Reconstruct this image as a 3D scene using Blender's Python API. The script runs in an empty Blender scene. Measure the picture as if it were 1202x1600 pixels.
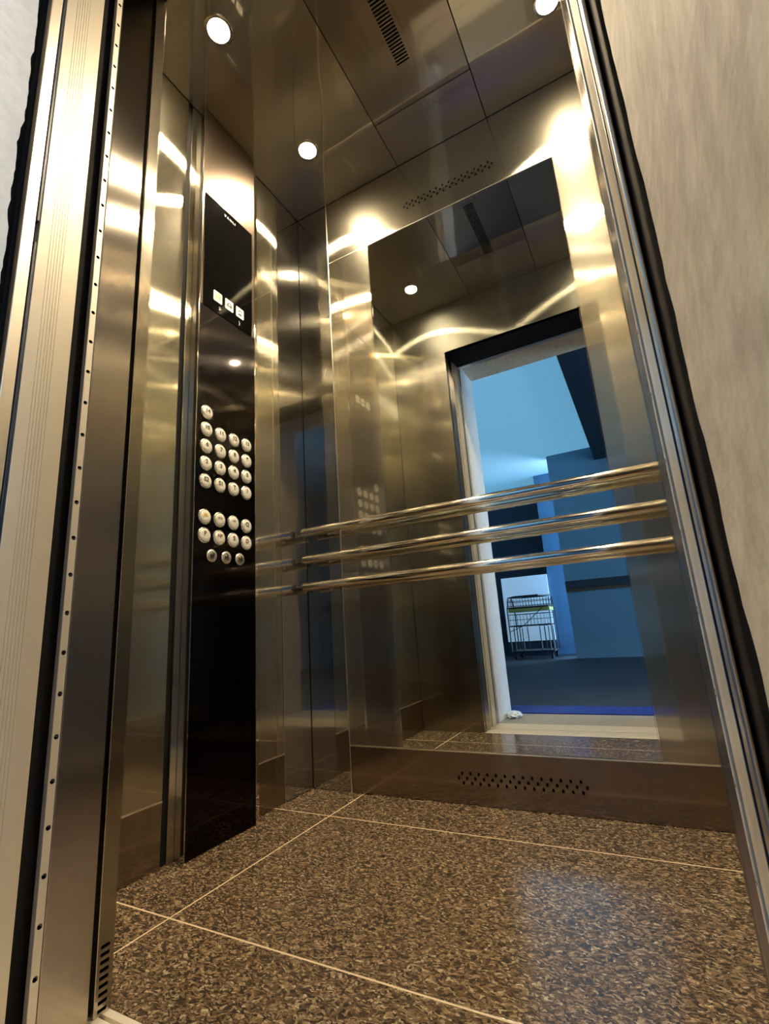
import bpy, bmesh, math, random
from mathutils import Vector, Matrix, noise

random.seed(7)
C = bpy.context.scene.collection
SC = bpy.context.scene

# ------------------------------------------------------------------ camera
R = [[0.8782501, 0.4736059, -0.0661374], [-0.1688877, 0.1778012, -0.9694657], [-0.4473854, 0.8626031, 0.2361402]]
CAM = (1.0695, 0.0, 0.49)
cam = bpy.data.cameras.new('camera')
cam.sensor_fit = 'VERTICAL'
cam.sensor_height = 36
cam.lens = 755.77 / 1600 * 36
cam.clip_start = 0.005
co = bpy.data.objects.new('camera', cam)
C.objects.link(co)
co.matrix_world = Matrix(((R[0][0], -R[1][0], -R[2][0], CAM[0]),
                          (R[0][1], -R[1][1], -R[2][1], CAM[1]),
                          (R[0][2], -R[1][2], -R[2][2], CAM[2]),
                          (0, 0, 0, 1)))
SC.camera = co

# ------------------------------------------------------------------ world, exposure
SKY = 24.0            # cool daylight outside the added hall window
LAMP = 1900.0         # radiance of the cabin spot bulbs
w = bpy.data.worlds.new('daylight')
SC.world = w
w.use_nodes = True
bg = w.node_tree.nodes['Background']
bg.inputs[0].default_value = (0.42, 0.70, 1.0, 1)
bg.inputs[1].default_value = SKY
pl = bpy.data.lights.new('window_portal', 'AREA')
pl.shape = 'RECTANGLE'; pl.size = 0.85; pl.size_y = 1.8
pl.cycles.is_portal = True
po = bpy.data.objects.new('window_portal', pl)
C.objects.link(po)
po.location = (3.49, -0.575, 1.4)
po.rotation_euler = (math.radians(90), 0, math.radians(90))

SC.view_settings.view_transform = 'Standard'
SC.view_settings.look = 'None'
SC.view_settings.exposure = 0.0
SC.view_settings.gamma = 1.0
SC.view_settings.use_curve_mapping = False
cy = SC.cycles
cy.use_denoising = True
try:
    cy.denoiser = 'OPENIMAGEDENOISE'
except Exception:
    pass
cy.max_bounces = 14
cy.glossy_bounces = 12
cy.diffuse_bounces = 4
cy.transmission_bounces = 6
cy.sample_clamp_indirect = 12
cy.blur_glossy = 0.1

# ------------------------------------------------------------------ materials
def new_mat(name):
    m = bpy.data.materials.new(name)
    m.use_nodes = True
    nt = m.node_tree
    for n in list(nt.nodes):
        nt.nodes.remove(n)
    out = nt.nodes.new('ShaderNodeOutputMaterial')
    return m, nt, out

def N(nt, kind, **kw):
    n = nt.nodes.new(kind)
    for k, v in kw.items():
        if k.startswith('i_'):
            key = k[2:]
            key = int(key) if key.isdigit() else key.replace('_', ' ')
            n.inputs[key].default_value = v
        else:
            setattr(n, k, v)
    return n

def wave_bump(nt, scale, dist, stretch=(1, 1, 1), detail=1.0):
    tc = N(nt, 'ShaderNodeNewGeometry')
    mp = N(nt, 'ShaderNodeMapping')
    mp.inputs['Scale'].default_value = stretch
    no = N(nt, 'ShaderNodeTexNoise')
    no.inputs['Scale'].default_value = scale
    no.inputs['Detail'].default_value = detail
    bp = N(nt, 'ShaderNodeBump')
    bp.inputs['Strength'].default_value = 1
    bp.inputs['Distance'].default_value = dist
    nt.links.new(tc.outputs['Position'], mp.inputs[0])
    nt.links.new(mp.outputs[0], no.inputs[0])
    nt.links.new(no.outputs[0], bp.inputs['Height'])
    return bp

def brushed(name, col, rough=0.33, aniso=0.75, wave=0.0005, wscale=3.5, grain=0.12,
            mirror=0.25, mirror_rough=0.06, axis=None, haze=0.0):
    """metal with a vertical grain: highlights stretch level, stay crisp upright"""
    m, nt, out = new_mat(name)
    geo = N(nt, 'ShaderNodeNewGeometry')
    if axis is None:
        cr = N(nt, 'ShaderNodeVectorMath', operation='CROSS_PRODUCT')
        cr.inputs[1].default_value = (0, 0, 1)
        nt.links.new(geo.outputs['True Normal'], cr.inputs[0])
        nm = N(nt, 'ShaderNodeVectorMath', operation='NORMALIZE')
        nt.links.new(cr.outputs[0], nm.inputs[0])
        tan = nm.outputs[0]
    else:
        cv = N(nt, 'ShaderNodeCombineXYZ')
        for i in range(3):
            cv.inputs[i].default_value = axis[i]
        tan = cv.outputs[0]
    # fine grain varies the tone a little along the brushing
    mp = N(nt, 'ShaderNodeMapping')
    mp.inputs['Scale'].default_value = (900, 900, 9) if axis is None else (9, 900, 900)
    no = N(nt, 'ShaderNodeTexNoise', i_Scale=1.0, i_Detail=2.0)
    nt.links.new(geo.outputs['Position'], mp.inputs[0])
    nt.links.new(mp.outputs[0], no.inputs[0])
    mr = N(nt, 'ShaderNodeMapRange')
    mr.inputs[3].default_value = 1 - grain
    mr.inputs[4].default_value = 1 + grain
    nt.links.new(no.outputs[0], mr.inputs[0])
    hs = N(nt, 'ShaderNodeVectorMath', operation='SCALE')
    hs.inputs[0].default_value = col
    nt.links.new(mr.outputs[0], hs.inputs['Scale'])
    bp = wave_bump(nt, wscale, wave)
    g = N(nt, 'ShaderNodeBsdfAnisotropic')
    g.distribution = 'GGX'
    g.inputs['Roughness'].default_value = rough
    g.inputs['Anisotropy'].default_value = -aniso
    nt.links.new(hs.outputs[0], g.inputs['Color'])
    nt.links.new(tan, g.inputs['Tangent'])
    nt.links.new(bp.outputs[0], g.inputs['Normal'])
    g2 = N(nt, 'ShaderNodeBsdfAnisotropic')
    g2.distribution = 'GGX'
    g2.inputs['Roughness'].default_value = mirror_rough
    nt.links.new(hs.outputs[0], g2.inputs['Color'])
    nt.links.new(bp.outputs[0], g2.inputs['Normal'])
    mx = N(nt, 'ShaderNodeMixShader')
    mx.inputs[0].default_value = mirror
    nt.links.new(g.outputs[0], mx.inputs[1])
    nt.links.new(g2.outputs[0], mx.inputs[2])
    last = mx
    if haze:
        g3 = N(nt, 'ShaderNodeBsdfAnisotropic')
        g3.inputs['Roughness'].default_value = 0.34
        nt.links.new(hs.outputs[0], g3.inputs['Color'])
        nt.links.new(bp.outputs[0], g3.inputs['Normal'])
        last = N(nt, 'ShaderNodeMixShader')
        last.inputs[0].default_value = haze
        nt.links.new(mx.outputs[0], last.inputs[1])
        nt.links.new(g3.outputs[0], last.inputs[2])
    nt.links.new(last.outputs[0], out.inputs[0])
    return m

def principled(name, col, rough=0.5, metal=0.0, spec=0.5, bump=None, coat=0.0, emit=None, es=0, trans=0):
    m, nt, out = new_mat(name)
    p = N(nt, 'ShaderNodeBsdfPrincipled')
    p.inputs['Base Color'].default_value = (*col, 1)
    p.inputs['Roughness'].default_value = rough
    p.inputs['Metallic'].default_value = metal
    p.inputs['Specular IOR Level'].default_value = spec
    p.inputs['Coat Weight'].default_value = coat
    p.inputs['Transmission Weight'].default_value = trans
    if emit:
        p.inputs['Emission Color'].default_value = (*emit, 1)
        p.inputs['Emission Strength'].default_value = es
    if bump:
        b = wave_bump(nt, bump[0], bump[1], detail=bump[2] if len(bump) > 2 else 2.0)
        nt.links.new(b.outputs[0], p.inputs['Normal'])
    nt.links.new(p.outputs[0], out.inputs[0])
    return m

STEEL = (0.64, 0.60, 0.49)
M_brush = brushed('brushed_steel', STEEL, rough=0.165, aniso=0.87, mirror=0.34, mirror_rough=0.055, haze=0.08, wave=0.0006, wscale=5.0)
M_jamb = brushed('brushed_jamb_steel', (0.50, 0.45, 0.40), rough=0.23, aniso=0.82, mirror=0.08, mirror_rough=0.12)
M_return = brushed('return_steel', (0.44, 0.40, 0.33), rough=0.2, aniso=0.7, mirror=0.35, mirror_rough=0.10, haze=0.12, wave=0.0004)
M_polish = brushed('polished_steel', (0.50, 0.48, 0.44), rough=0.13, aniso=0.6, mirror=0.6, mirror_rough=0.02, wave=0.0008, grain=0.03)
M_ceil = brushed('ceiling_steel', (0.60, 0.56, 0.48), rough=0.15, aniso=0.82, mirror=0.42, mirror_rough=0.04, haze=0.10,
                 wave=0.0024, wscale=4.0, grain=0.05, axis=(1, 0, 0))
M_ceil_mid = brushed('ceiling_centre_steel', (0.42, 0.37, 0.33), rough=0.17, aniso=0.8, mirror=0.4, mirror_rough=0.05, haze=0.08,
                     wave=0.0014, wscale=4.0, grain=0.05, axis=(1, 0, 0))
M_kick = brushed('kick_steel', (0.34, 0.28, 0.22), rough=0.24, aniso=0.75, mirror=0.35, mirror_rough=0.09, wave=0.0002)
M_chrome = principled('chrome', (0.86, 0.82, 0.76), rough=0.05, metal=1.0)
M_rail = principled('rail_chrome', (0.95, 0.92, 0.86), rough=0.10, metal=1.0)
M_mirror = principled('mirror_glass', (0.80, 0.84, 0.83), rough=0.0, metal=1.0)
M_alu = principled('satin_aluminium', (0.80, 0.74, 0.66), rough=0.34, metal=1.0, bump=(40, 0.0002))
M_cream = principled('cream_aluminium', (0.74, 0.67, 0.55), rough=0.36, metal=0.25, bump=(9, 0.0006))
M_strip = principled('pale_strip', (0.76, 0.70, 0.60), rough=0.45, metal=0.4)
M_black = principled('matt_black', (0.006, 0.006, 0.008), rough=0.7, spec=0.2)
M_gap = principled('gap_paint', (0.045, 0.034, 0.032), rough=0.6, spec=0.2)
M_seal = principled('rubber_seal', (0.012, 0.016, 0.035), rough=0.35)
M_hole = principled('hole_black', (0.002, 0.002, 0.002), rough=0.9, spec=0.0)
M_cop = brushed('black_steel', (0.028, 0.024, 0.024), rough=0.2, aniso=0.6, mirror=0.6, mirror_rough=0.05, grain=0.05)
M_coptop = brushed('bronze_steel', (0.30, 0.24, 0.19), rough=0.28, aniso=0.3, mirror=0.3, mirror_rough=0.08, grain=0.04)
M_glassblk = principled('black_glass', (0.003, 0.003, 0.003), rough=0.04, spec=0.22)
M_button = principled('button_silver', (0.88, 0.86, 0.80), rough=0.42, metal=0.25)
M_ring = principled('button_ring', (0.80, 0.79, 0.75), rough=0.25, metal=0.8)
M_legend = principled('legend_brown', (0.05, 0.035, 0.018), rough=0.6)
M_legred = principled('legend_red', (0.22, 0.05, 0.03), rough=0.5)
M_leggold = principled('legend_gold', (0.70, 0.50, 0.12), rough=0.5)
M_icon = principled('icon_backlit', (0.85, 0.83, 0.74), rough=0.4, emit=(1.0, 0.96, 0.84), es=0.22)
M_mark = principled('white_print', (0.75, 0.74, 0.7), rough=0.5)
M_navy = principled('dark_navy_paint', (0.020, 0.030, 0.050), rough=0.6, bump=(3, 0.01, 4))
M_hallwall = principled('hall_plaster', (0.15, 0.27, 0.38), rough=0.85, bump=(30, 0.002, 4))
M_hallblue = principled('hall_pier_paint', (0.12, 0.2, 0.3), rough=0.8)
M_trim = principled('bright_trim', (0.95, 0.88, 0.76), rough=0.3, metal=1.0)
M_hallceil = principled('hall_ceiling_paint', (0.84, 0.86, 0.88), rough=0.9)
M_wire = principled('black_wire', (0.012, 0.014, 0.02), rough=0.4)
M_board = principled('backlit_panel', (0.82, 0.83, 0.86), rough=0.5, emit=(0.42, 0.58, 0.72), es=0.38)  # emission added to brighten the white board, which is no lamp
M_yellow = principled('yellowed_shelf', (0.42, 0.38, 0.12), rough=0.6)
M_blue = principled('blue_plastic', (0.02, 0.035, 0.26), rough=0.4, bump=(60, 0.004))
M_brown = principled('brown_rail', (0.10, 0.055, 0.03), rough=0.5)
M_film = principled('clear_film', (0.75, 0.78, 0.80), rough=0.3, bump=(80, 0.002))
M_ceilglow = principled('frosted_skylight', (0.5, 0.55, 0.6), rough=0.6, emit=(0.165, 0.46, 0.72), es=0.82)  # brightness of the hall ceiling put in as blue emission
M_bulb = principled('bulb', (1, 0.9, 0.7), emit=(1.0, 0.81, 0.53), es=LAMP)

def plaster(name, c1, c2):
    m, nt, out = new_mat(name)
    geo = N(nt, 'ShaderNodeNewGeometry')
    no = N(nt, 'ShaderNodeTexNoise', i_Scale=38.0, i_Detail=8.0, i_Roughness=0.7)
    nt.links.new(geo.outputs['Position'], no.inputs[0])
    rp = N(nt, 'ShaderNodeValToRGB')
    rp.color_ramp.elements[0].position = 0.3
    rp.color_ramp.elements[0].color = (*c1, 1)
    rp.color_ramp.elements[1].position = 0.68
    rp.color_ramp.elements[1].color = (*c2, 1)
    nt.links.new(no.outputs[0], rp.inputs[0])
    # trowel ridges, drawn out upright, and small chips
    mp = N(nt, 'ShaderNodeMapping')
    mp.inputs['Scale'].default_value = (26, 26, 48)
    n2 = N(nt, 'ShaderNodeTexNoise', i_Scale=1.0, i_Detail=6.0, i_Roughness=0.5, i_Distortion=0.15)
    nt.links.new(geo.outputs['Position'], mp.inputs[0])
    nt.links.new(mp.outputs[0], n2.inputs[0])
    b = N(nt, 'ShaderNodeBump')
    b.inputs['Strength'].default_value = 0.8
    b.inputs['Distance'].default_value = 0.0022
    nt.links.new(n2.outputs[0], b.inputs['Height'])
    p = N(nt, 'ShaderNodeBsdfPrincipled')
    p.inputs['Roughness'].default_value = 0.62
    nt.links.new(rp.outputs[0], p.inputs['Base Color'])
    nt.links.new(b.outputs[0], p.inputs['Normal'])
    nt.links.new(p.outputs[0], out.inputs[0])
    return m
M_plaster = plaster('rough_plaster', (0.54, 0.45, 0.34), (0.82, 0.71, 0.55))
M_plaster2 = plaster('white_plaster', (0.70, 0.70, 0.70), (0.82, 0.82, 0.82))
M_concrete = plaster('grey_concrete', (0.22, 0.20, 0.18), (0.34, 0.32, 0.29))
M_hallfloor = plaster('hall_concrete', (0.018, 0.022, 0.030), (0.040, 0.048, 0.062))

def granite(name):
    m, nt, out = new_mat(name)
    geo = N(nt, 'ShaderNodeNewGeometry')
    n0 = N(nt, 'ShaderNodeTexNoise', i_Scale=55.0, i_Detail=2.0)
    nt.links.new(geo.outputs['Position'], n0.inputs[0])
    ad = N(nt, 'ShaderNodeVectorMath', operation='MULTIPLY_ADD')
    ad.inputs[1].default_value = (0.02, 0.02, 0.02)
    nt.links.new(n0.outputs['Color'], ad.inputs[0])
    nt.links.new(geo.outputs['Position'], ad.inputs[2])
    mp = N(nt, 'ShaderNodeMapping')
    mp.inputs['Rotation'].default_value = (0, 0, 0.6)
    mp.inputs['Scale'].default_value = (1.0, 1.9, 1.0)
    nt.links.new(ad.outputs[0], mp.inputs[0])
    vo = N(nt, 'ShaderNodeTexVoronoi', i_Scale=190.0)
    nt.links.new(mp.outputs[0], vo.inputs['Vector'])
    sp = N(nt, 'ShaderNodeSeparateColor')
    nt.links.new(vo.outputs['Color'], sp.inputs[0])
    rp = N(nt, 'ShaderNodeValToRGB')
    e = rp.color_ramp.elements
    e[0].position = 0.0; e[0].color = (0.022, 0.015, 0.011, 1)
    e[1].position = 1.0; e[1].color = (0.34, 0.29, 0.21, 1)
    for pos, c in ((0.25, (0.040, 0.027, 0.018, 1)), (0.5, (0.080, 0.054, 0.034, 1)), (0.75, (0.140, 0.098, 0.060, 1)), (0.93, (0.24, 0.18, 0.115, 1))):
        x = e.new(pos); x.color = c
    nt.links.new(sp.outputs[0], rp.inputs[0])
    v2 = N(nt, 'ShaderNodeTexNoise', i_Scale=420.0, i_Detail=3.0)
    nt.links.new(geo.outputs['Position'], v2.inputs[0])
    mr = N(nt, 'ShaderNodeMapRange')
    mr.inputs[1].default_value = 0.3; mr.inputs[2].default_value = 0.7
    mr.inputs[3].default_value = 0.55; mr.inputs[4].default_value = 1.45
    nt.links.new(v2.outputs[0], mr.inputs[0])
    sc = N(nt, 'ShaderNodeVectorMath', operation='SCALE')
    nt.links.new(rp.outputs[0], sc.inputs[0])
    nt.links.new(mr.outputs[0], sc.inputs['Scale'])
    b = N(nt, 'ShaderNodeBump')
    b.inputs['Distance'].default_value = 0.0001
    nt.links.new(v2.outputs[0], b.inputs['Height'])
    p = N(nt, 'ShaderNodeBsdfPrincipled')
    p.inputs['Roughness'].default_value = 0.13
    nt.links.new(sc.outputs[0], p.inputs['Base Color'])
    nt.links.new(b.outputs[0], p.inputs['Normal'])
    nt.links.new(p.outputs[0], out.inputs[0])
    return m
M_granite = granite('brown_granite')
M_grout = principled('grout', (0.52, 0.43, 0.31), rough=0.7)

def glass(name):
    m, nt, out = new_mat(name)
    t = N(nt, 'ShaderNodeBsdfTransparent')
    g = N(nt, 'ShaderNodeBsdfAnisotropic')
    g.inputs['Roughness'].default_value = 0.0
    mx = N(nt, 'ShaderNodeMixShader')
    mx.inputs[0].default_value = 0.06
    nt.links.new(t.outputs[0], mx.inputs[1])
    nt.links.new(g.outputs[0], mx.inputs[2])
    nt.links.new(mx.outputs[0], out.inputs[0])
    return m
M_added_pane = glass('window_glass')

# ------------------------------------------------------------------ mesh helpers
def link(name, bm, mat, parent=None, smooth=False):
    me = bpy.data.meshes.new(name)
    bmesh.ops.recalc_face_normals(bm, faces=bm.faces)
    bm.to_mesh(me)
    bm.free()
    me.materials.append(mat)
    if smooth:
        for p in me.polygons:
            p.use_smooth = True
        try:
            me.set_sharp_from_angle(angle=math.radians(35))
        except Exception:
            pass
    o = bpy.data.objects.new(name, me)
    C.objects.link(o)
    if parent:
        o.parent = parent
        o.matrix_parent_inverse = Matrix.Translation(-parent.location)
    return o

def empty(name, loc=(0, 0, 0)):
    o = bpy.data.objects.new(name, None)
    o.empty_display_size = 0.05
    C.objects.link(o)
    o.location = loc
    return o

def tag(o, label=None, cat=None, group=None, kind=None):
    if label: o['label'] = label
    if cat: o['category'] = cat
    if group: o['group'] = group
    if kind: o['kind'] = kind
    return o

def box(bm, x0, x1, y0, y1, z0, z1, bev=0.0):
    b = bmesh.new()
    bmesh.ops.create_cube(b, size=1.0)
    for v in b.verts:
        v.co = Vector((x0 + (v.co.x + .5) * (x1 - x0), y0 + (v.co.y + .5) * (y1 - y0), z0 + (v.co.z + .5) * (z1 - z0)))
    if bev:
        bmesh.ops.bevel(b, geom=list(b.edges), offset=bev, segments=2, profile=0.5, affect='EDGES')
    merge(bm, b)
    return bm

def merge(bm, b):
    me = bpy.data.meshes.new('tmp')
    b.to_mesh(me)
    b.free()
    bm.from_mesh(me)
    bpy.data.meshes.remove(me)

def BOX(name, dims, mat, parent=None, bev=0.0):
    return link(name, box(bmesh.new(), *dims, bev=bev), mat, parent)

def frame_axes(d):
    d = d.normalized()
    a = Vector((0, 0, 1)) if abs(d.z) < .9 else Vector((1, 0, 0))
    u = d.cross(a).normalized()
    return u, d.cross(u).normalized()

def cyl(bm, p0, p1, r, seg=24, r2=None, sx=1.0):
    p0, p1 = Vector(p0), Vector(p1)
    u, v = frame_axes(p1 - p0)
    r2 = r if r2 is None else r2
    A, B = [], []
    for i in range(seg):
        a = 2 * math.pi * i / seg
        d = u * math.cos(a) + v * math.sin(a)
        A.append(bm.verts.new(p0 + d * r))
        B.append(bm.verts.new(p1 + d * r2))
    for i in range(seg):
        j = (i + 1) % seg
        bm.faces.new((A[i], A[j], B[j], B[i]))
    bm.faces.new(A[::-1]); bm.faces.new(B)
    return bm

def lathe(bm, origin, axis, prof, seg=32, scallop=None):
    """prof: list of (radius, height along axis)"""
    o = Vector(origin); ax = Vector(axis).normalized()
    u, v = frame_axes(ax)
    rings = []
    for k, (r, h) in enumerate(prof):
        ring = []
        for i in range(seg):
            a = 2 * math.pi * i / seg
            rr = r
            if scallop and k in scallop[0]:
                rr = r * (1 + scallop[2] * math.cos(a * scallop[1]))
            ring.append(bm.verts.new(o + ax * h + (u * math.cos(a) + v * math.sin(a)) * rr))
        rings.append(ring)
    for a, b in zip(rings, rings[1:]):
        for i in range(seg):
            j = (i + 1) % seg
            bm.faces.new((a[i], a[j], b[j], b[i]))
    bm.faces.new(rings[0][::-1]); bm.faces.new(rings[-1])
    return bm

def tube(bm, pts, r, seg=8, closed=False):
    pts = [Vector(p) for p in pts]
    rings = []
    n = len(pts)
    for k, p in enumerate(pts):
        if closed:
            d = pts[(k + 1) % n] - pts[k - 1]
        else:
            d = pts[min(k + 1, n - 1)] - pts[max(k - 1, 0)]
        u, v = frame_axes(d)
        rings.append([bm.verts.new(p + (u * math.cos(2 * math.pi * i / seg) + v * math.sin(2 * math.pi * i / seg)) * r) for i in range(seg)])
    prs = list(zip(rings, rings[1:]))
    for a, b in prs:
        best = min(range(seg), key=lambda s: sum((a[i].co - b[(i + s) % seg].co).length for i in range(seg)))
        for i in range(seg):
            j = (i + 1) % seg
            bm.faces.new((a[i], a[j], b[(j + best) % seg], b[(i + best) % seg]))
    if closed:
        a, b = rings[-1], rings[0]
        best = min(range(seg), key=lambda s: sum((a[i].co - b[(i + s) % seg].co).length for i in range(seg)))
        for i in range(seg):
            j = (i + 1) % seg
            bm.faces.new((a[i], a[j], b[(j + best) % seg], b[(i + best) % seg]))
    else:
        bm.faces.new(rings[0][::-1]); bm.faces.new(rings[-1])
    return bm

def carve(o, cbm):
    """cut the shapes of cbm out of o and bake the result"""
    me = bpy.data.meshes.new('cut')
    bmesh.ops.recalc_face_normals(cbm, faces=cbm.faces)
    cbm.to_mesh(me); cbm.free()
    c = bpy.data.objects.new('cut', me)
    C.objects.link(c)
    md = o.modifiers.new('b', 'BOOLEAN')
    md.operation = 'DIFFERENCE'; md.solver = 'EXACT'; md.object = c
    bpy.context.view_layer.update()
    dg = bpy.context.evaluated_depsgraph_get()
    nm = bpy.data.meshes.new_from_object(o.evaluated_get(dg))
    o.modifiers.clear()
    old = o.data
    o.data = nm
    nm.name = old.name
    bpy.data.objects.remove(c); bpy.data.meshes.remove(me)

def text(name, s, size, loc, mat, parent, rot=None, ext=0.0002, sx=1.0, off=0.018):
    cu = bpy.data.curves.new(name, 'FONT')
    cu.body = s; cu.size = size; cu.extrude = ext
    cu.align_x = 'CENTER'; cu.align_y = 'CENTER'
    cu.offset = off * size
    t = bpy.data.objects.new(name, cu)
    C.objects.link(t)
    bpy.context.view_layer.update()
    dg = bpy.context.evaluated_depsgraph_get()
    me = bpy.data.meshes.new_from_object(t.evaluated_get(dg))
    bpy.data.objects.remove(t)
    M = Matrix.Translation(Vector(loc)) @ Matrix(((0, 0, 1, 0), (1, 0, 0, 0), (0, 1, 0, 0), (0, 0, 0, 1)))
    me.transform(M @ Matrix.Diagonal((sx, 1, 1, 1)))
    me.materials.clear(); me.materials.append(mat)
    o = bpy.data.objects.new(name, me)
    C.objects.link(o)
    par(o, parent)
    return o

def par(o, p):
    o.parent = p
    # every parent here only translates, meshes are written in world coordinates
    def world(q):
        t = Vector(q.location)
        if q.parent:
            t = t + q.matrix_parent_inverse.translation + world(q.parent)
        return t
    o.matrix_parent_inverse = Matrix.Translation(-world(p))

# ================================================================== CABIN
W, D, H, F = 1.342, 1.422, 2.25, 0.528      # right wall x, back wall y, ceiling z, front wall y
SEAM, KICK = 1.960, 0.137
G = 0.0012                                   # half joint
T = 0.006                                    # sheet thickness

# ---- floor
fl = BOX('floor', (0 - 0.03, W + 0.03, F, D + 0.03, -0.05, -0.0004), M_grout)
tag(fl, 'brown granite lift floor in large tiles with pale joints', kind='structure')
xs = [-0.02, 0.1935, W + 0.02]
ys = [F, 0.716, 1.235, D + 0.02]
for i in range(2):
    for j in range(3):
        x0, x1 = xs[i], xs[i + 1]; y0, y1 = ys[j], ys[j + 1]
        BOX('floor_tile', (x0 + (.0019 if i else 0), x1 - (.0019 if i == 0 else 0), y0 + (.0019 if j else 0),
                           y1 - (.0019 if j < 2 else 0), -0.02, 0.0), M_granite, fl, 0.0004)

# ---- left wall
wl = BOX('wall_left', (-0.05, -T - .002, F - 0.02, D + 0.04, 0, H + 0.02), M_black)
tag(wl, 'left steel wall of the lift cabin', kind='structure')
def lpanel(y0, y1, z0, z1, mat, name='wall_panel'):
    return BOX(name, (-T, 0.0, y0 + G, y1 - G, z0 + G, z1 - G), mat, wl, 0.0011)
for y0, y1 in ((F, 0.845), (1.12, 1.280)):
    lpanel(y0, y1, KICK, SEAM, M_brush)
    lpanel(y0, y1, SEAM, H, M_brush)
    lpanel(y0, y1, 0.0, KICK, M_kick, 'kick_panel')
    BOX('trim_strip', (0.0, 0.0018, y0 + .002, y1 - .002, KICK - .0015, KICK + .0015), M_trim, wl, 0.0005)
lpanel(1.280, D, 0.0, H, M_polish, 'corner_panel')
lpanel(0.860, 0.882, 0.0, H, M_brush, 'filler_panel')
BOX('trim_strip', (0.0, 0.0016, 1.2785, 1.2815, 0.0, H), M_chrome, wl, 0.0006)

# ---- right wall (seen only in the reflections)
wr = BOX('wall_right', (W + T + .002, W + 0.05, F - 0.02, D + 0.04, 0, H + 0.02), M_black)
tag(wr, 'right steel wall of the lift cabin', kind='structure')
def rpanel(y0, y1, z0, z1, mat, name='wall_panel'):
    return BOX(name, (W, W + T, y0 + G, y1 - G, z0 + G, z1 - G), mat, wr, 0.0011)
for y0, y1 in ((F, 0.78), (0.78, 1.03), (1.03, 1.280)):
    rpanel(y0, y1, KICK, SEAM, M_brush)
    rpanel(y0, y1, SEAM, H, M_brush)
    rpanel(y0, y1, 0.0, KICK, M_kick, 'kick_panel')
    BOX('trim_strip', (W - 0.0018, W, y0 + .002, y1 - .002, KICK - .0015, KICK + .0015), M_trim, wr, 0.0005)
rpanel(1.280, D, 0.0, H, M_polish, 'corner_panel')

# ---- back wall
wb = BOX('wall_back', (-0.05, W + 0.05, D + T + .002, D + 0.05, 0, H + 0.02), M_black)
tag(wb, 'back steel wall of the lift cabin', kind='structure')
def bpanel(x0, x1, z0, z1, mat, name='wall_panel', y=D):
    return BOX(name, (x0 + G, x1 - G, y, y + T, z0 + G, z1 - G), mat, wb, 0.0011)
CL, CR = 0.150, W - 0.150
ML, MR = 0.338, 1.037
bpanel(0.0, CL, 0.0, H, M_polish, 'corner_panel')
bpanel(CR, W, 0.0, H, M_polish, 'corner_panel')
bpanel(CL, ML, KICK, SEAM, M_brush)
bpanel(MR, CR, KICK, SEAM, M_brush)
top = bpanel(CL, CR, SEAM, H, M_brush, 'wall_panel')
kick = bpanel(CL, CR, 0.0, KICK, M_kick, 'kick_panel')
for x in (CL, CR):
    BOX('trim_strip', (x - .0015, x + .0015, D - .0016, D, 0.0, H), M_trim, wb, 0.0006)
BOX('trim_strip', (CL, CR, D - .0022, D, KICK - .002, KICK + .002), M_trim, wb, 0.0007)
BOX('trim_strip', (CL, CR, D - .0014, D, SEAM - .0012, SEAM + .0012), M_trim, wb, 0.0004)

def vent_cut(zc, x0, n=15, p=0.0245, rx=0.0036, rz=0.0046):
    bm = bmesh.new()
    for row, (dz, cnt, off) in enumerate(((0.0125, n - 1, 0.011), (0, n, 0), (-0.0125, n - 1, 0.0135))):
        for i in range(cnt):
            cx = x0 + i * p + off
            A = [bm.verts.new((cx + rx * math.cos(a * math.pi / 6), D - .01, zc + dz + rz * math.sin(a * math.pi / 6))) for a in range(12)]
            B = [bm.verts.new((v.co.x, D + .003, v.co.z)) for v in A]
            for k in range(12):
                l = (k + 1) % 12
                bm.faces.new((A[k], A[l], B[l], B[k]))
            bm.faces.new(A[::-1]); bm.faces.new(B)
    return bm
def darken_inside(o, pred):
    o.data.materials.append(M_hole)
    for p in o.data.polygons:
        if pred(p.center):
            p.material_index = 1
for pan, zc in ((kick, 0.068), (top, 2.050)):
    carve(pan, vent_cut(zc, 0.512 if zc < 1 else 0.505))
    darken_inside(pan, lambda c: 0.48 < c.x < 0.88 and D + 0.0004 < c.y < D + 0.0045)

# ---- mirror
mir = BOX('wall_mirror', (ML + .0015, MR - .0015, D + 0.0005, D + 0.005, KICK + .003, SEAM - .002), M_mirror, None, 0.0006)
tag(mir, 'tall frameless mirror set into the back wall behind the three rails', 'mirror')
# narrow metal edging
bm = bmesh.new()
for x in (ML, MR):
    box(bm, x - .0014, x + .0014, D - .0012, D + .004, KICK + .002, SEAM - .001)
link('mirror_edging', bm, M_chrome, mir)
mir.children[0].matrix_parent_inverse = Matrix.Identity(4)

# ---- ceiling
ce = BOX('ceiling', (-0.05, W + 0.05, F - 0.02, D + 0.05, H + 0.012, H + 0.06), M_black)
tag(ce, 'polished steel ceiling of the lift cabin', kind='structure')
CX0, CX1 = 0.494, 0.852
lamps = [(0.235, 0.752), (0.235, 1.185), (1.107, 1.185), (1.107, 0.752)]
def cpanel(x0, x1, y0, y1, mat, holes=()):
    o = BOX('ceiling_panel', (x0 + G, x1 - G, y0 + G, y1 - G, H, H + 0.006), mat, ce, 0.0008)
    if holes:
        bm = bmesh.new()
        for x, y in holes:
            cyl(bm, (x, y, H - .02), (x, y, H + .02), 0.034, 40)
        carve(o, bm)
    return o
cpanel(0, CX0, F, D, M_ceil, lamps[:2])
cpanel(CX1, W, F, D, M_ceil, lamps[2:])
mid = cpanel(CX0, CX1, 0.775, 1.24, M_ceil_mid)
cpanel(CX0, CX1, F, 0.775, M_ceil)
cpanel(CX0, CX1, 1.24, D, M_ceil)
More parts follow.
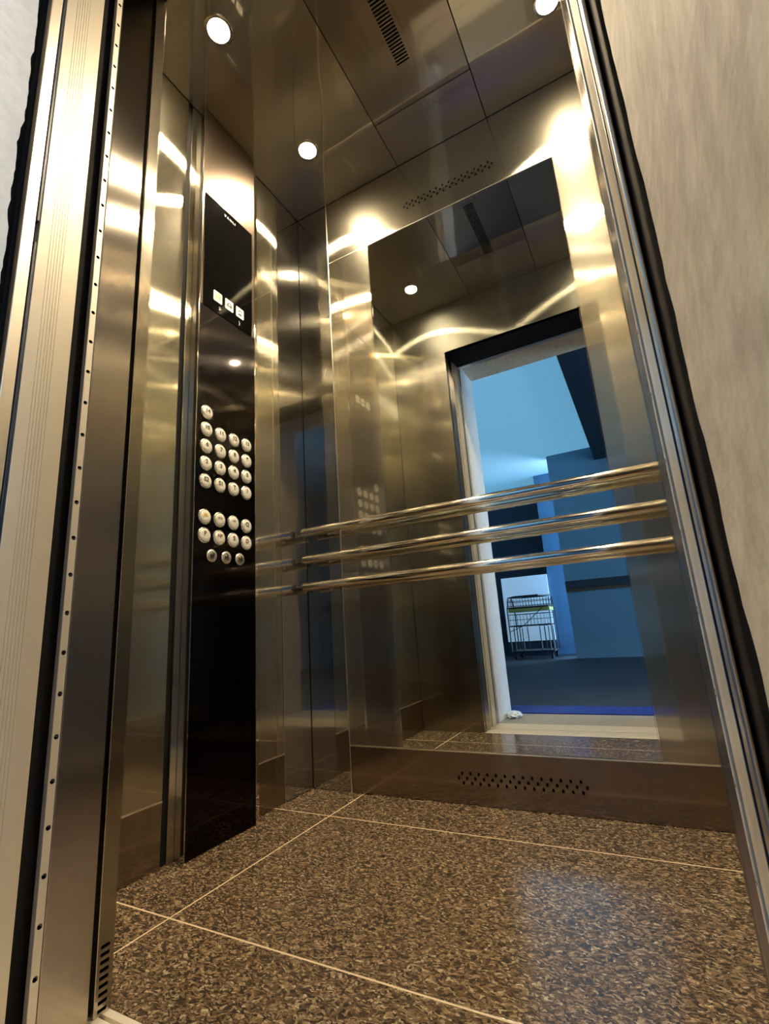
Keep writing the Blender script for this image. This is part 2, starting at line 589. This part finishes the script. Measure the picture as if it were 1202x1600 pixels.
# long slotted air grille
bm = bmesh.new()
for i in range(35):
    y = 0.772 + i * 0.00975
    box(bm, 0.651, 0.695, y, y + 0.0052, H - .01, H + .02)
vent = BOX('ceiling_grille', (0.640, 0.706, 0.757, 1.118, H - 0.0016, H + 0.0030), M_ceil_mid, None, 0.0006)
hole = bmesh.new(); box(hole, 0.6415, 0.7045, 0.7585, 1.1165, H - .02, H + .02)
carve(mid, hole)
carve(vent, bm)
tag(vent, 'narrow steel air grille of many short slots in the middle of the ceiling', 'air vent')

# ---- ceiling lamps
lab = ['round glowing ceiling spotlight nearest the doorway, above the left wall front panel',
       'round glowing ceiling spotlight towards the back left corner, above the black control panel',
       'round glowing ceiling spotlight at the back right, cut by the top edge of the photo',
       'round glowing ceiling spotlight on the right nearest the doorway']
for (x, y), s in zip(lamps, lab):
    e = empty('ceiling_spotlight', (x, y, H))
    tag(e, s, 'ceiling light', 'spotlights in the lift ceiling')
    bm = lathe(bmesh.new(), (0, 0, 0), (0, 0, -1), [(0.0285, -0.012), (0.0335, -0.010), (0.0335, -.0005), (0.041, -0.0002), (0.041, 0.002), (0.038, 0.0032), (0.031, 0.0028), (0.0295, -0.004)], 40)
    # open ring: drop the two caps
    caps = [f for f in bm.faces if len(f.verts) > 4]
    bmesh.ops.delete(bm, geom=caps, context='FACES_ONLY')
    r = link('trim_ring', bm, M_chrome, None, True); r.parent = e
    b = link('bulb', lathe(bmesh.new(), (0, 0, 0), (0, 0, -1), [(0.0284, -0.010), (0.0284, -0.002), (0.024, 0.0005), (0.012, 0.002)], 32), M_bulb, None, True)
    b.parent = e
    b['label'] = 'glowing warm lamp face'

# ---- front wall of the cabin (returns and header around the doorway)
JL, JR = 0.310, 1.100                        # clear opening
wf = BOX('wall_front', (-0.05, JL - 0.05, F - 0.030, F - 0.008, 0, H + 0.02), M_black)
tag(wf, 'front wall of the lift cabin around the open doorway', kind='structure')
def fb(name, d, mat, bev=0.001):
    return BOX(name, d, mat, wf, bev)
ret = fb('return_panel', (0.0, JL, 0.5025, F, 0.0, SEAM), M_return)
fb('return_panel', (JR, W, 0.5025, F, 0.0, SEAM), M_return)
fb('header_panel', (0.0, W, 0.5025, F, SEAM + .001, H), M_brush)
# louvre slots low on the left return
bm = bmesh.new()
for i in range(9):
    z = 0.004 + i * 0.0094
    b2 = bmesh.new(); box(b2, JL - .003, JL + .01, 0.508, 0.521, z, z + .0045)
    merge(bm, b2)
carve(ret, bm)
darken_inside(ret, lambda c: JL - .006 < c.x < JL - .0005 and c.z < 0.1 and .506 < c.y < .523)

# ================================================================== LANDING DOORWAY
door = empty('door_1', ((JL + JR) / 2, 0.41, 0))
tag(door, 'open sliding lift doorway with metal jambs', kind='structure')
def dpart(name, d, mat, bev=0.0008, label=None):
    o = BOX(name, d, mat, None, bev)
    par(o, door)
    if label: o['label'] = label
    return o
TOPZ = 2.02
def jamb_side(s):
    X = JL if s < 0 else JR
    def b(name, y0, y1, mat, dx=0.0, th=0.02, bev=0.0008, z0=0.0, z1=TOPZ, label=None):
        a = X + s * dx
        c = X + s * (dx + th)
        return dpart(name, (min(a, c), max(a, c), y0, y1, z0, z1), mat, bev, label)
    tk = 0.014 if s < 0 else 0.0028
    b('gap_liner', 0.300, 0.5024, M_black if s < 0 else M_gap, 0.018, 0.02)
    b('door_edge_panel', 0.4285, 0.4950, M_jamb, 0.0, 0.016, 0.0010)
    st = b('perforated_strip', 0.4165, 0.4275, M_strip, 0.0, 0.010)
    hb = bmesh.new()
    z = 0.035
    while z < 1.98:
        cyl(hb, (X - .01, 0.4222, z), (X + .01, 0.4222, z), 0.0033, 14)
        z += 0.0567
    carve(st, hb)
    darken_inside(st, lambda c: abs(c.x - X) > .0006 and abs(c.x - X) < .0098 and .4185 < c.y < .4260 and abs(c.y - .4222) < .003)
    cr = b('grooved_profile', 0.3275, 0.3920, M_cream, 0.0, tk, 0.0009)
    gb = bmesh.new()
    for k in range(6):
        y = 0.3445 + k * 0.0043
        box(gb, X - .0010, X + .0010, y, y + 0.0007, -0.1, 2.2)
    carve(cr, gb)
    if s < 0:
        b('rubber_seal', 0.3220, 0.3262, M_seal, -0.001, 0.012, z1=1.125)
        b('rubber_seal', 0.3220, 0.3262, M_seal, -0.001, 0.012, z0=1.165)
    else:
        b('rubber_seal', 0.3220, 0.3262, M_seal, -0.0008, 0.0028)
    b('outer_profile', 0.3040, 0.3212, M_alu, 0.0, tk, 0.0010)
jamb_side(-1)
jamb_side(1)
# dark backing of the door pockets and the void between wall and frame
for x0, x1 in ((-0.3, JL - 0.03), (JR + 0.03, 1.75)):
    dpart('pocket_liner', (x0, x1, 0.285, 0.497, 0, 2.6), M_black, 0)
# header: black underside of the door gear
dpart('header_box', (JL - 0.06, JR + 0.06, 0.300, 0.5015, SEAM + .004, 2.6), M_black, 0.001)
dpart('header_profile', (JL, JR, 0.3045, 0.3300, SEAM, SEAM + .0035), M_alu, 0.0006)

# black shaft slabs, unseen, added around the cabin to keep outside daylight out
shaft = empty('wall_shaft', (0.67, 1.0, 0))
tag(shaft, 'dark lift shaft enclosing the cabin', kind='structure')
for d in ((-0.6, -0.5, 0.20, 1.75, -0.35, 2.85), (1.95, 2.05, 0.20, 1.75, -0.35, 2.85), (-0.6, 2.05, 1.65, 1.75, -0.35, 2.85),
          (-0.6, 2.05, 0.20, 1.75, 2.75, 2.85), (-0.6, 2.05, 0.20, 1.75, -0.35, -0.25), (-0.6, 2.05, 0.20, 0.30, -0.35, -0.052),
          (-0.5, JL - 0.0155, 0.286, 0.5275, -0.2, -0.0008), (JR + 0.0155, 1.95, 0.286, 0.5275, -0.2, -0.0008),
          (-0.6, 2.05, 0.20, 0.30, 2.63, 2.85)):
    par(BOX('shaft_wall', d, M_black), shaft)

# sills
sill = empty('trim_1', (0.705, 0.41, 0))
tag(sill, 'grooved aluminium door sills at the lift entrance', kind='structure')
for name, y0, y1 in (('cabin_sill', 0.432, 0.5275), ('landing_sill', 0.302, 0.4180)):
    o = BOX(name, (JL - .015, JR + .015, y0, y1, -0.03, 0.0), M_strip, None, 0.0008)
    gb = bmesh.new()
    k = 0
    y = y0 + .012
    while y < y1 - .014:
        box(gb, JL - .2, JR + .2, y, y + .006, -.006, .01)
        y += 0.0165
    carve(o, gb)
    par(o, sill)
o = BOX('sill_gap', (JL - .015, JR + .015, 0.418, 0.432, -0.05, -0.028), M_black); par(o, sill)

# ================================================================== BUILDING WALL AROUND THE OPENING
def nz(a, b, c):
    return noise.noise(Vector((a, b, c)))
def rough_reveal(X, s, ymax, xo, mat):
    """wall end with a hand-plastered face and a ragged inner arris"""
    bm = bmesh.new()
    rings = []
    z = -0.02
    ny = 12
    while z < 2.04:
        ring = []
        yb = ymax + 0.006 * nz(z * 9, s * 3.1, 0) + 0.003 * nz(z * 38, s, 4) + 0.0012 * nz(z * 120, s, 9)
        for k in range(ny + 1):
            t = k / ny
            y = 0.05 + (yb - 0.05) * t
            dx = 0.0014 * nz(z * 14, y * 14, s * 5) + 0.0006 * nz(z * 60, y * 60, 2)
            if t == 1: dx -= 0.002
            if t == 0: dx -= 0.004
            ring.append(bm.verts.new((X - s * dx, y, z)))
        ring.append(bm.verts.new((xo, ymax, z)))
        ring.append(bm.verts.new((xo, 0.05, z)))
        rings.append(ring)
        z += 0.01
    for a, b in zip(rings, rings[1:]):
        n = len(a)
        for i in range(n):
            j = (i + 1) % n
            bm.faces.new((a[i], a[j], b[j], b[i]))
    bm.faces.new(rings[0]); bm.faces.new(rings[-1][::-1])
    return link('wall_hall', bm, mat, None, True)
o = rough_reveal(JL, 1, 0.2850, -3.0, M_plaster2)
tag(o, 'rough white plastered wall beside the left door jamb', kind='structure')
o = rough_reveal(1.109, -1, 0.2700, 3.5, M_plaster)
tag(o, 'rough tan plastered wall beside the right door jamb', kind='structure')
lt = BOX('wall_hall', (-3.0, 3.5, 0.05, 0.285, 2.0, 2.62), M_plaster)
tag(lt, 'plastered lintel over the lift doorway', kind='structure')

# ================================================================== HALL BEHIND THE CAMERA (seen in the mirror)
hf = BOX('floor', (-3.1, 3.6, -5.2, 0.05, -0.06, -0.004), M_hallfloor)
tag(hf, 'dark concrete floor of the hall outside the lift', kind='structure')
ap = BOX('floor', (JL - 0.02, JR + 0.03, 0.028, 0.3015, -0.05, -0.001), M_concrete)
tag(ap, 'grey concrete threshold in front of the lift sill', kind='structure')
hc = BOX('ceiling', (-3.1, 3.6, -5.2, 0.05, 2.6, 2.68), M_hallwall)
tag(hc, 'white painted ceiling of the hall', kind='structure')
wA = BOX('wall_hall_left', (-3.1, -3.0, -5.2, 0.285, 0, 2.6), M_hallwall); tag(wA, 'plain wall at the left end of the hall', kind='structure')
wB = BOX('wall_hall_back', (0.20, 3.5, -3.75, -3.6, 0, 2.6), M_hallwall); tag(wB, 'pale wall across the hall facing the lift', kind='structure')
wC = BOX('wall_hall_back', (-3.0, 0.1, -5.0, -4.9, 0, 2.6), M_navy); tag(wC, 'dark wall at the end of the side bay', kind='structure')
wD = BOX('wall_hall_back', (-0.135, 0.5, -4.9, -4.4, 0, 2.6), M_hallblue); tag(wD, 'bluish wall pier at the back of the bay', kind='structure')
rl = BOX('trim_2', (0.20, 3.49, -3.6, -3.575, 0.83, 0.925), M_navy); tag(rl, 'dark wall guard strip along the hall wall', kind='structure')
rb = BOX('trim_3', (0.20, 3.49, -3.6, -3.585, 0.79, 0.829), M_brown); tag(rb, 'brown wall guard strip under the dark one', kind='structure')
# right end wall with the added, unseen window
we = empty('wall_hall_right', (3.55, -2, 0)); tag(we, 'end wall of the hall with the window', kind='structure')
for d in ((3.5, 3.6, -3.75, -1.0, 0, 2.6), (3.5, 3.6, -0.15, 0.285, 0, 2.6), (3.5, 3.6, -1.0, -0.15, 0, 0.5), (3.5, 3.6, -1.0, -0.15, 2.3, 2.6)):
    par(BOX('wall_piece', d, M_hallwall), we)
wi = empty('window_1', (3.55, -0.575, 0.5)); tag(wi, 'wide hall window letting in blue daylight', kind='structure')  # unseen window, added and sized to throw blue light on the left plaster
bm = bmesh.new()
for y in (-1.0, -0.19):
    box(bm, 3.53, 3.57, y, y + .04, 0.5, 2.3)
for z in (0.5, 1.38, 2.26):
    box(bm, 3.53, 3.57, -1.0, -0.15, z, z + .04)
par(link('window_frame', bm, M_alu), wi)
par(BOX('pane', (3.548, 3.552, -0.98, -0.17, 0.52, 2.28), M_added_pane), wi)
# dark duct under the ceiling
sk = BOX('window_2', (-1.25, 0.765, -4.88, -0.85, 2.585, 2.599), M_ceilglow, None, 0.001)  # glowing sheet added under the hall ceiling to make it bright blue
tag(sk, 'large frosted skylight glowing with blue daylight in the hall ceiling', kind='structure')
du = BOX('ventilation_duct', (0.775, 1.25, -3.59, 0.04, 2.40, 2.599), M_navy, None, 0.004)
tag(du, 'dark boxed duct under the hall ceiling, mirrored at the upper right of the mirror', 'duct')
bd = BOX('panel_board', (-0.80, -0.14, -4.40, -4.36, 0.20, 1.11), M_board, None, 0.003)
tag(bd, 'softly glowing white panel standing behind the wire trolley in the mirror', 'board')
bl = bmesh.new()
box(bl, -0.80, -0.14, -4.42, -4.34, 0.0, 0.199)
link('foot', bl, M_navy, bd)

# blue plastic strip on the hall floor
bm = bmesh.new()
nx = 60
prev = None
for i in range(nx + 1):
    x = 0.235 + i * (1.10 - 0.235) / nx
    h = 0.0015 * nz(x * 25, 0, 1) + 0.0025
    y0 = -0.215 + 0.004 * nz(x * 9, 3, 0); y1 = 0.015 + 0.004 * nz(x * 9, 7, 0)
    cur = [bm.verts.new((x, y0, -.0035)), bm.verts.new((x, y0, .0 + h)), bm.verts.new((x, (y0 + y1) / 2, h + .001)), bm.verts.new((x, y1, h)), bm.verts.new((x, y1, -.0035))]
    if prev:
        for k in range(5):
            l = (k + 1) % 5
            bm.faces.new((prev[k], prev[l], cur[l], cur[k]))
    else:
        bm.faces.new(cur)
    prev = cur
bm.faces.new(prev[::-1])
tag(link('plastic_strip', bm, M_blue, None, True), 'blue plastic sheet strip across the hall floor before the sill', 'plastic sheet')
# crumpled film by the left foot of the jamb
bm = bmesh.new()
bmesh.ops.create_icosphere(bm, subdivisions=4, radius=1.0)
for v in bm.verts:
    n = v.co.normalized()
    k = 1 + .35 * nz(n.x * 2.6, n.y * 2.6, n.z * 2.6) + .18 * abs(nz(n.x * 7, n.y * 7, n.z * 7))
    v.co = Vector((0.350 + n.x * .032 * k, 0.130 + n.y * .055 * k, max(-0.001, 0.010 + n.z * .018 * k)))
tag(link('crumpled_film', bm, M_film, None, False), 'crumpled clear plastic film at the left foot of the doorway', 'plastic wrap')

# ---- wire trolley
TX, TY = -0.335, -3.95
tr = empty('wire_trolley', (TX, TY, 0))
tag(tr, 'black wire basket trolley on casters in front of the white board', 'trolley')
def tp(name, bm, mat=M_wire, smooth=True):
    o = link(name, bm, mat, None, smooth); o.parent = tr; return o
hw, hd = 0.27, 0.20
hexr = [(-hw, 0), (-hw * .55, -hd), (hw * .55, -hd), (hw, 0), (hw * .55, hd), (-hw * .55, hd)]
tp('top_rim', tube(bmesh.new(), [(x, y, .80) for x, y in hexr], .011, 8, True))
bm = bmesh.new()
rect = [(-hw, -hd), (hw, -hd), (hw, hd), (-hw, hd)]
for z in (.68, .74):
    tube(bm, [(x * .98, y * .98, z) for x, y in rect], .004, 6, True)
for i in range(14):
    x = -hw + (i + .5) * 2 * hw / 14
    for y in (-hd, hd):
        tube(bm, [(x, y, .66), (x, y, .775)], .0025, 6)
for i in range(7):
    y = -hd + (i + .5) * 2 * hd / 7
    for x in (-hw, hw):
        tube(bm, [(x, y, .66), (x, y, .775)], .0025, 6)
tp('upper_basket', bm)
tp('basket_rim', box(bmesh.new(), -hw, hw, -hd, hd, .648, .664, .004))
tp('shelf', box(bmesh.new(), -hw + .01, hw - .01, -hd + .01, hd - .01, .60, .646, .004), M_yellow)['label'] = 'yellowed shelf board'
bm = bmesh.new()
for z in (.57, .50, .42):
    tube(bm, [(x, y, z) for x, y in rect], .004 if z != .42 else .009, 6, True)
for i in range(12):
    x = -hw + (i + .5) * 2 * hw / 12
    tube(bm, [(x, -hd, .42), (x, -hd, .57)], .0022, 6)
    tube(bm, [(x, hd, .42), (x, hd, .57)], .0022, 6)
tube(bm, [(hw * .7, hd, .64), (-hw * .3, hd, .42), (-hw, hd, .35)], .005, 6)
tp('lower_basket', bm)
for sx in (-1, 1):
    for sy in (-1, 1):
        tp('post', tube(bmesh.new(), [(sx * hw, sy * hd, .10), (sx * hw, sy * hd, .64)] + ([(sx * hw, 0, .80)] if 0 else []), .008, 8))
    for sy in (-1, 1):
        x0, x1 = sx * hw * .82, sx * hw * .42
        tp('hoop', tube(bmesh.new(), [(x0, sy * hd * .8, .10), (x0, sy * hd * .8, .39), (x0 * .95 + x1 * .05, sy * hd * .8, .415), (x1, sy * hd * .8, .415), (x1, sy * hd * .8, .38), (x1, sy * hd * .8, .10)], .007, 8))
tp('base_tray', box(bmesh.new(), -hw, hw, -hd, hd, .085, .105, .004))
tp('handle_loop', tube(bmesh.new(), [(-hw, -hd, .64), (-hw, -hd * .4, .80), (-hw, hd * .4, .80), (-hw, hd, .64)], .008, 8))
for sx in (-1, 1):
    for sy in (-1, 1):
        bm = cyl(bmesh.new(), (sx * hw * .85 - .012, sy * hd * .85, .033), (sx * hw * .85 + .012, sy * hd * .85, .033), .036, 20)
        box(bm, sx * hw * .85 - .017, sx * hw * .85 + .017, sy * hd * .85 - .01, sy * hd * .85 + .01, .05, .086)
        tp('caster', bm)

# ================================================================== HANDRAIL
hr = empty('handrail', (W / 2, D, 0.75))
tag(hr, 'chrome handrail of three level bars across the back wall mirror', 'handrail')
RY = 1.374
for z in (0.846, 0.747, 0.653):
    bm = lathe(bmesh.new(), (0.022, RY, z), (1, 0, 0), [(0.0115, 0.0), (0.0142, 0.0015), (0.0150, 0.004), (0.0150, 1.294), (0.0142, 1.2965), (0.0115, 1.298)], 40)
    par(link('rail_bar', bm, M_rail, None, True), hr)
    for x in (0.105, W - 0.105):
        bm = lathe(bmesh.new(), (x, D, z), (0, -1, 0), [(0.014, 0.0), (0.014, 0.003), (0.0065, 0.0045), (0.0065, D - RY)], 24)
        par(link('bracket', bm, M_chrome, None, True), hr)

# ================================================================== CONTROL PANEL
cp = empty('control_panel', (0.0, 1.0, 0.0))
tag(cp, 'tall black lift control panel with round buttons on the left wall', 'control panel')
CY0, CY1, FX = 0.880, 1.130, 0.033
def cpart(name, bm, mat, label=None, parent=cp, smooth=False):
    o = link(name, bm, mat, None, smooth)
    par(o, parent)
    if label: o['label'] = label
    return o
cpart('casing', box(bmesh.new(), 0.0005, 0.029, CY0 + .001, CY1 - .001, 0.0, H - .002), M_black)
cpart('face_plate', box(bmesh.new(), 0.029, FX, CY0 + .004, 1.1165, 0.0, 1.488, .0006), M_cop)
cpart('top_plate', box(bmesh.new(), 0.029, FX, CY0 + .004, 1.1165, 1.489, H - .001, .0006), M_coptop, 'bronze steel plate above the display')
cpart('side_trim', box(bmesh.new(), 0.0005, FX + .0005, CY0, CY0 + .0035, 0, H - .001, .0008), M_polish)
cpart('side_trim', box(bmesh.new(), 0.0005, FX + .0005, 1.1175, CY1, 0, H - .001, .0012), M_chrome)
disp = cpart('display_screen', box(bmesh.new(), FX, FX + .003, 0.893, 1.1000, 1.489, 1.905, .0012), M_glassblk, 'black glass display')
cpart('screen_edge', box(bmesh.new(), FX, FX + .0032, 1.1004, 1.1020, 1.489, 1.905), M_chrome, parent=disp)
text('lettering', 'V A N L I', 0.0125, (FX + .0032, 0.997, 1.880), M_mark, disp, ext=.0002, off=0.01)
# lit pictograms
def rrect(bm, y0, y1, z0, z1, r, x0, x1):
    pts = []
    for cyy, czz, a0 in ((y1 - r, z1 - r, 0), (y0 + r, z1 - r, 90), (y0 + r, z0 + r, 180), (y1 - r, z0 + r, 270)):
        for k in range(5):
            a = math.radians(a0 + k * 22.5)
            pts.append((cyy + r * math.cos(a), czz + r * math.sin(a)))
    A = [bm.verts.new((x0, y, z)) for y, z in pts]
    B = [bm.verts.new((x1, y, z)) for y, z in pts]
    n = len(pts)
    for i in range(n):
        j = (i + 1) % n
        bm.faces.new((A[i], A[j], B[j], B[i]))
    bm.faces.new(A[::-1]); bm.faces.new(B)
    return bm
XI = FX + .0034
def poly(bm, pts, x0=XI + .0002, x1=XI + .0006):
    A = [bm.verts.new((x0, y, z)) for y, z in pts]; B = [bm.verts.new((x1, y, z)) for y, z in pts]
    n = len(pts)
    for i in range(n):
        j = (i + 1) % n
        bm.faces.new((A[i], A[j], B[j], B[i]))
    bm.faces.new(A[::-1]); bm.faces.new(B)
for k, yc in enumerate((0.950, 0.998, 1.045)):
    zc = 1.5455
    ic = cpart('lit_pictogram', rrect(bmesh.new(), yc - .0175, yc + .0175, zc - .0185, zc + .0185, .004, FX + .003, XI), M_icon,
               ['white square with a person mark', 'white square with a bell mark', 'white square with a telephone mark'][k], parent=disp)
    bm = bmesh.new()
    if k == 0:
        for dy in (-.007, 0, .007):
            poly(bm, [(yc + dy - .002, zc - .009), (yc + dy + .002, zc - .009), (yc + dy + .002, zc + .003), (yc + dy - .002, zc + .003)])
            poly(bm, [(yc + dy + .0024 * math.cos(a), zc + .0065 + .0024 * math.sin(a)) for a in [i * math.pi / 5 for i in range(10)]])
        poly(bm, [(yc - .010, zc + .010), (yc + .010, zc + .010), (yc + .010, zc + .0115), (yc - .010, zc + .0115)])
    elif k == 1:
        out = [(yc + .010 * math.cos(a), zc - .003 + .011 * math.sin(a)) for a in [i * math.pi / 12 for i in range(13)]]
        inn = [(yc + .005 * math.cos(a), zc - .001 + .006 * math.sin(a)) for a in [i * math.pi / 12 for i in range(12, -1, -1)]]
        for i in range(12):
            poly(bm, [out[i], out[i + 1], inn[11 - i], inn[12 - i]])
        poly(bm, [(yc - .013, zc - .006), (yc + .013, zc - .006), (yc + .010, zc - .002), (yc - .010, zc - .002)])
    else:
        out = [(yc + .008 * math.cos(a), zc + .001 + .008 * math.sin(a)) for a in [i * math.pi / 12 for i in range(13)]]
        inn = [(yc + .0055 * math.cos(a), zc + .001 + .005 * math.sin(a)) for a in [i * math.pi / 12 for i in range(12, -1, -1)]]
        for i in range(12):
            poly(bm, [out[i], out[i + 1], inn[11 - i], inn[12 - i]])
        poly(bm, [(yc - .008, zc - .010), (yc + .008, zc - .010), (yc + .006, zc - .004), (yc - .006, zc - .004)])
    g = link('pictogram_mark', bm, [M_leggold, M_legend, M_legend][k]); par(g, disp)
text('caption_mark', '3\u00b7', 0.016, (FX + .0033, 0.960, 1.508), M_mark, disp)
text('caption_mark', ')', 0.018, (FX + .0033, 1.043, 1.506), M_mark, disp)

# ---- buttons
def button_mesh():
    bm = lathe(bmesh.new(), (0, 0, 0), (1, 0, 0), [(0.0215, 0.0), (0.0215, 0.0028), (0.0205, 0.0040), (0.0180, 0.0042), (0.0176, 0.0030)], 72, ((0, 1, 2), 18, 0.022))
    me = bpy.data.meshes.new('push_button'); bmesh.ops.recalc_face_normals(bm, faces=bm.faces); bm.to_mesh(me); bm.free()
    me.materials.append(M_ring)
    for p in me.polygons: p.use_smooth = len(p.vertices) == 4
    me.set_sharp_from_angle(angle=math.radians(35))
    bm = lathe(bmesh.new(), (0, 0, 0), (1, 0, 0), [(0.0172, 0.0028), (0.0172, 0.0050), (0.0160, 0.0058), (0.0080, 0.0060)], 48)
    # three small raised reading dots
    for dy, dz in ((-.004, -.009), (0, -.009), (0.0, -.0125), (.004, -.009)):
        bmesh.ops.create_icosphere(bm, subdivisions=2, radius=.0011, matrix=Matrix.Translation((.0059, dy, dz)))
    mc = bpy.data.meshes.new('button_cap'); bmesh.ops.recalc_face_normals(bm, faces=bm.faces); bm.to_mesh(mc); bm.free()
    mc.materials.append(M_button)
    for p in mc.polygons: p.use_smooth = True
    mc.set_sharp_from_angle(angle=math.radians(35))
    return me, mc
BM_, BC_ = button_mesh()
def button(y, z, s, mat=M_legend, size=.0175, special=None):
    o = bpy.data.objects.new('push_button', BM_); C.objects.link(o)
    o.location = (FX, y - 1.0, z); o.parent = cp
    o['label'] = 'white round button marked ' + s if s else 'white round button'
    c = bpy.data.objects.new('button_cap', BC_); C.objects.link(c); c.parent = o
    XX = FX + .0061
    if special:
        bm = bmesh.new()
        for pts in special:
            poly(bm, [(y + a, z + .004 + b) for a, b in pts], XX - .0002, XX + .0002)
        l = link('button_legend', bm, mat)
    else:
        t = bpy.data.objects
        l = text('button_legend', s, size, (XX, y, z + .004), mat, cp, off=0.03)
        l.parent = None
    l.parent = o
    l.matrix_parent_inverse = Matrix.Translation((-FX, -y, -z))
YB = (0.918, 0.971, 1.0245, 1.0775)
button(YB[0], 1.138, '14')
rows = [(1.0855, ('10', '11', '12', '13')), (1.033, ('6', '7', '8', '9')), (0.981, ('2', '3', '4', '5')), (0.9285, ('S2', 'S1', 'T', '1'))]
for z, r in rows:
    for y, s in zip(YB, r):
        button(y, z, s)
def tri(cx, d, s=.0035):
    return [(cx - d * s * .6, s), (cx + d * s * .6, 0), (cx - d * s * .6, -s)]
bar = [(-.0006, .004), (.0006, .004), (.0006, -.004), (-.0006, -.004)]
bell = [(.007 * math.cos(a), -.001 + .007 * math.sin(a)) for a in [i * math.pi / 10 for i in range(11)]]
bellbar = [(-.008, -.0035), (.008, -.0035), (.008, -.0018), (-.008, -.0018)]
button(YB[0], 0.8255, 'bell', M_leggold, special=[bell, bellbar])
button(YB[1], 0.8255, 'doors closing', special=[tri(-.0045, 1), bar, tri(.0045, -1)])
button(YB[2], 0.8255, 'doors opening', special=[tri(-.0035, -1), tri(.0035, 1)])
ringp = []
for i in range(14):
    a0, a1 = i * math.pi / 7, (i + 1) * math.pi / 7
    ringp.append([(.005 * math.cos(a0), .005 * math.sin(a0)), (.005 * math.cos(a1), .005 * math.sin(a1)),
                  (.0033 * math.cos(a1), .0033 * math.sin(a1)), (.0033 * math.cos(a0), .0033 * math.sin(a0))])
button(YB[3], 0.8235, 'Q', M_legend)
button(YB[0], 0.7735, 'P'); button(YB[1], 0.7735, 'NP', M_legred, .014)
button(YB[2], 0.7735, 'S'); button(YB[3], 0.7715, 'D')
for y in (0.946, 0.999, 1.052):
    bm = lathe(bmesh.new(), (FX, y, .7195), (1, 0, 0), [(0.0178, 0.0), (0.0178, .002), (.0150, .0045), (.0115, .005), (.0112, .0018)], 48)
    ks = link('key_switch', bm, M_ring, None, True); par(ks, cp); ks['label'] = 'round silver key switch'
    bm = lathe(bmesh.new(), (FX, y, .7195), (1, 0, 0), [(.0108, .0015), (.0108, .0062), (.0095, .0070)], 32)
    kb = link('key_core', bm, M_chrome, None, True); par(kb, ks)
    bm = box(bmesh.new(), FX + .0066, FX + .0074, y - .0014, y + .0014, .7125, .7265)
    box(bm, FX + .0066, FX + .0074, y - .0065, y + .0065, .7183, .7200)
    kk = link('key_slot', bm, M_hole); par(kk, ks)
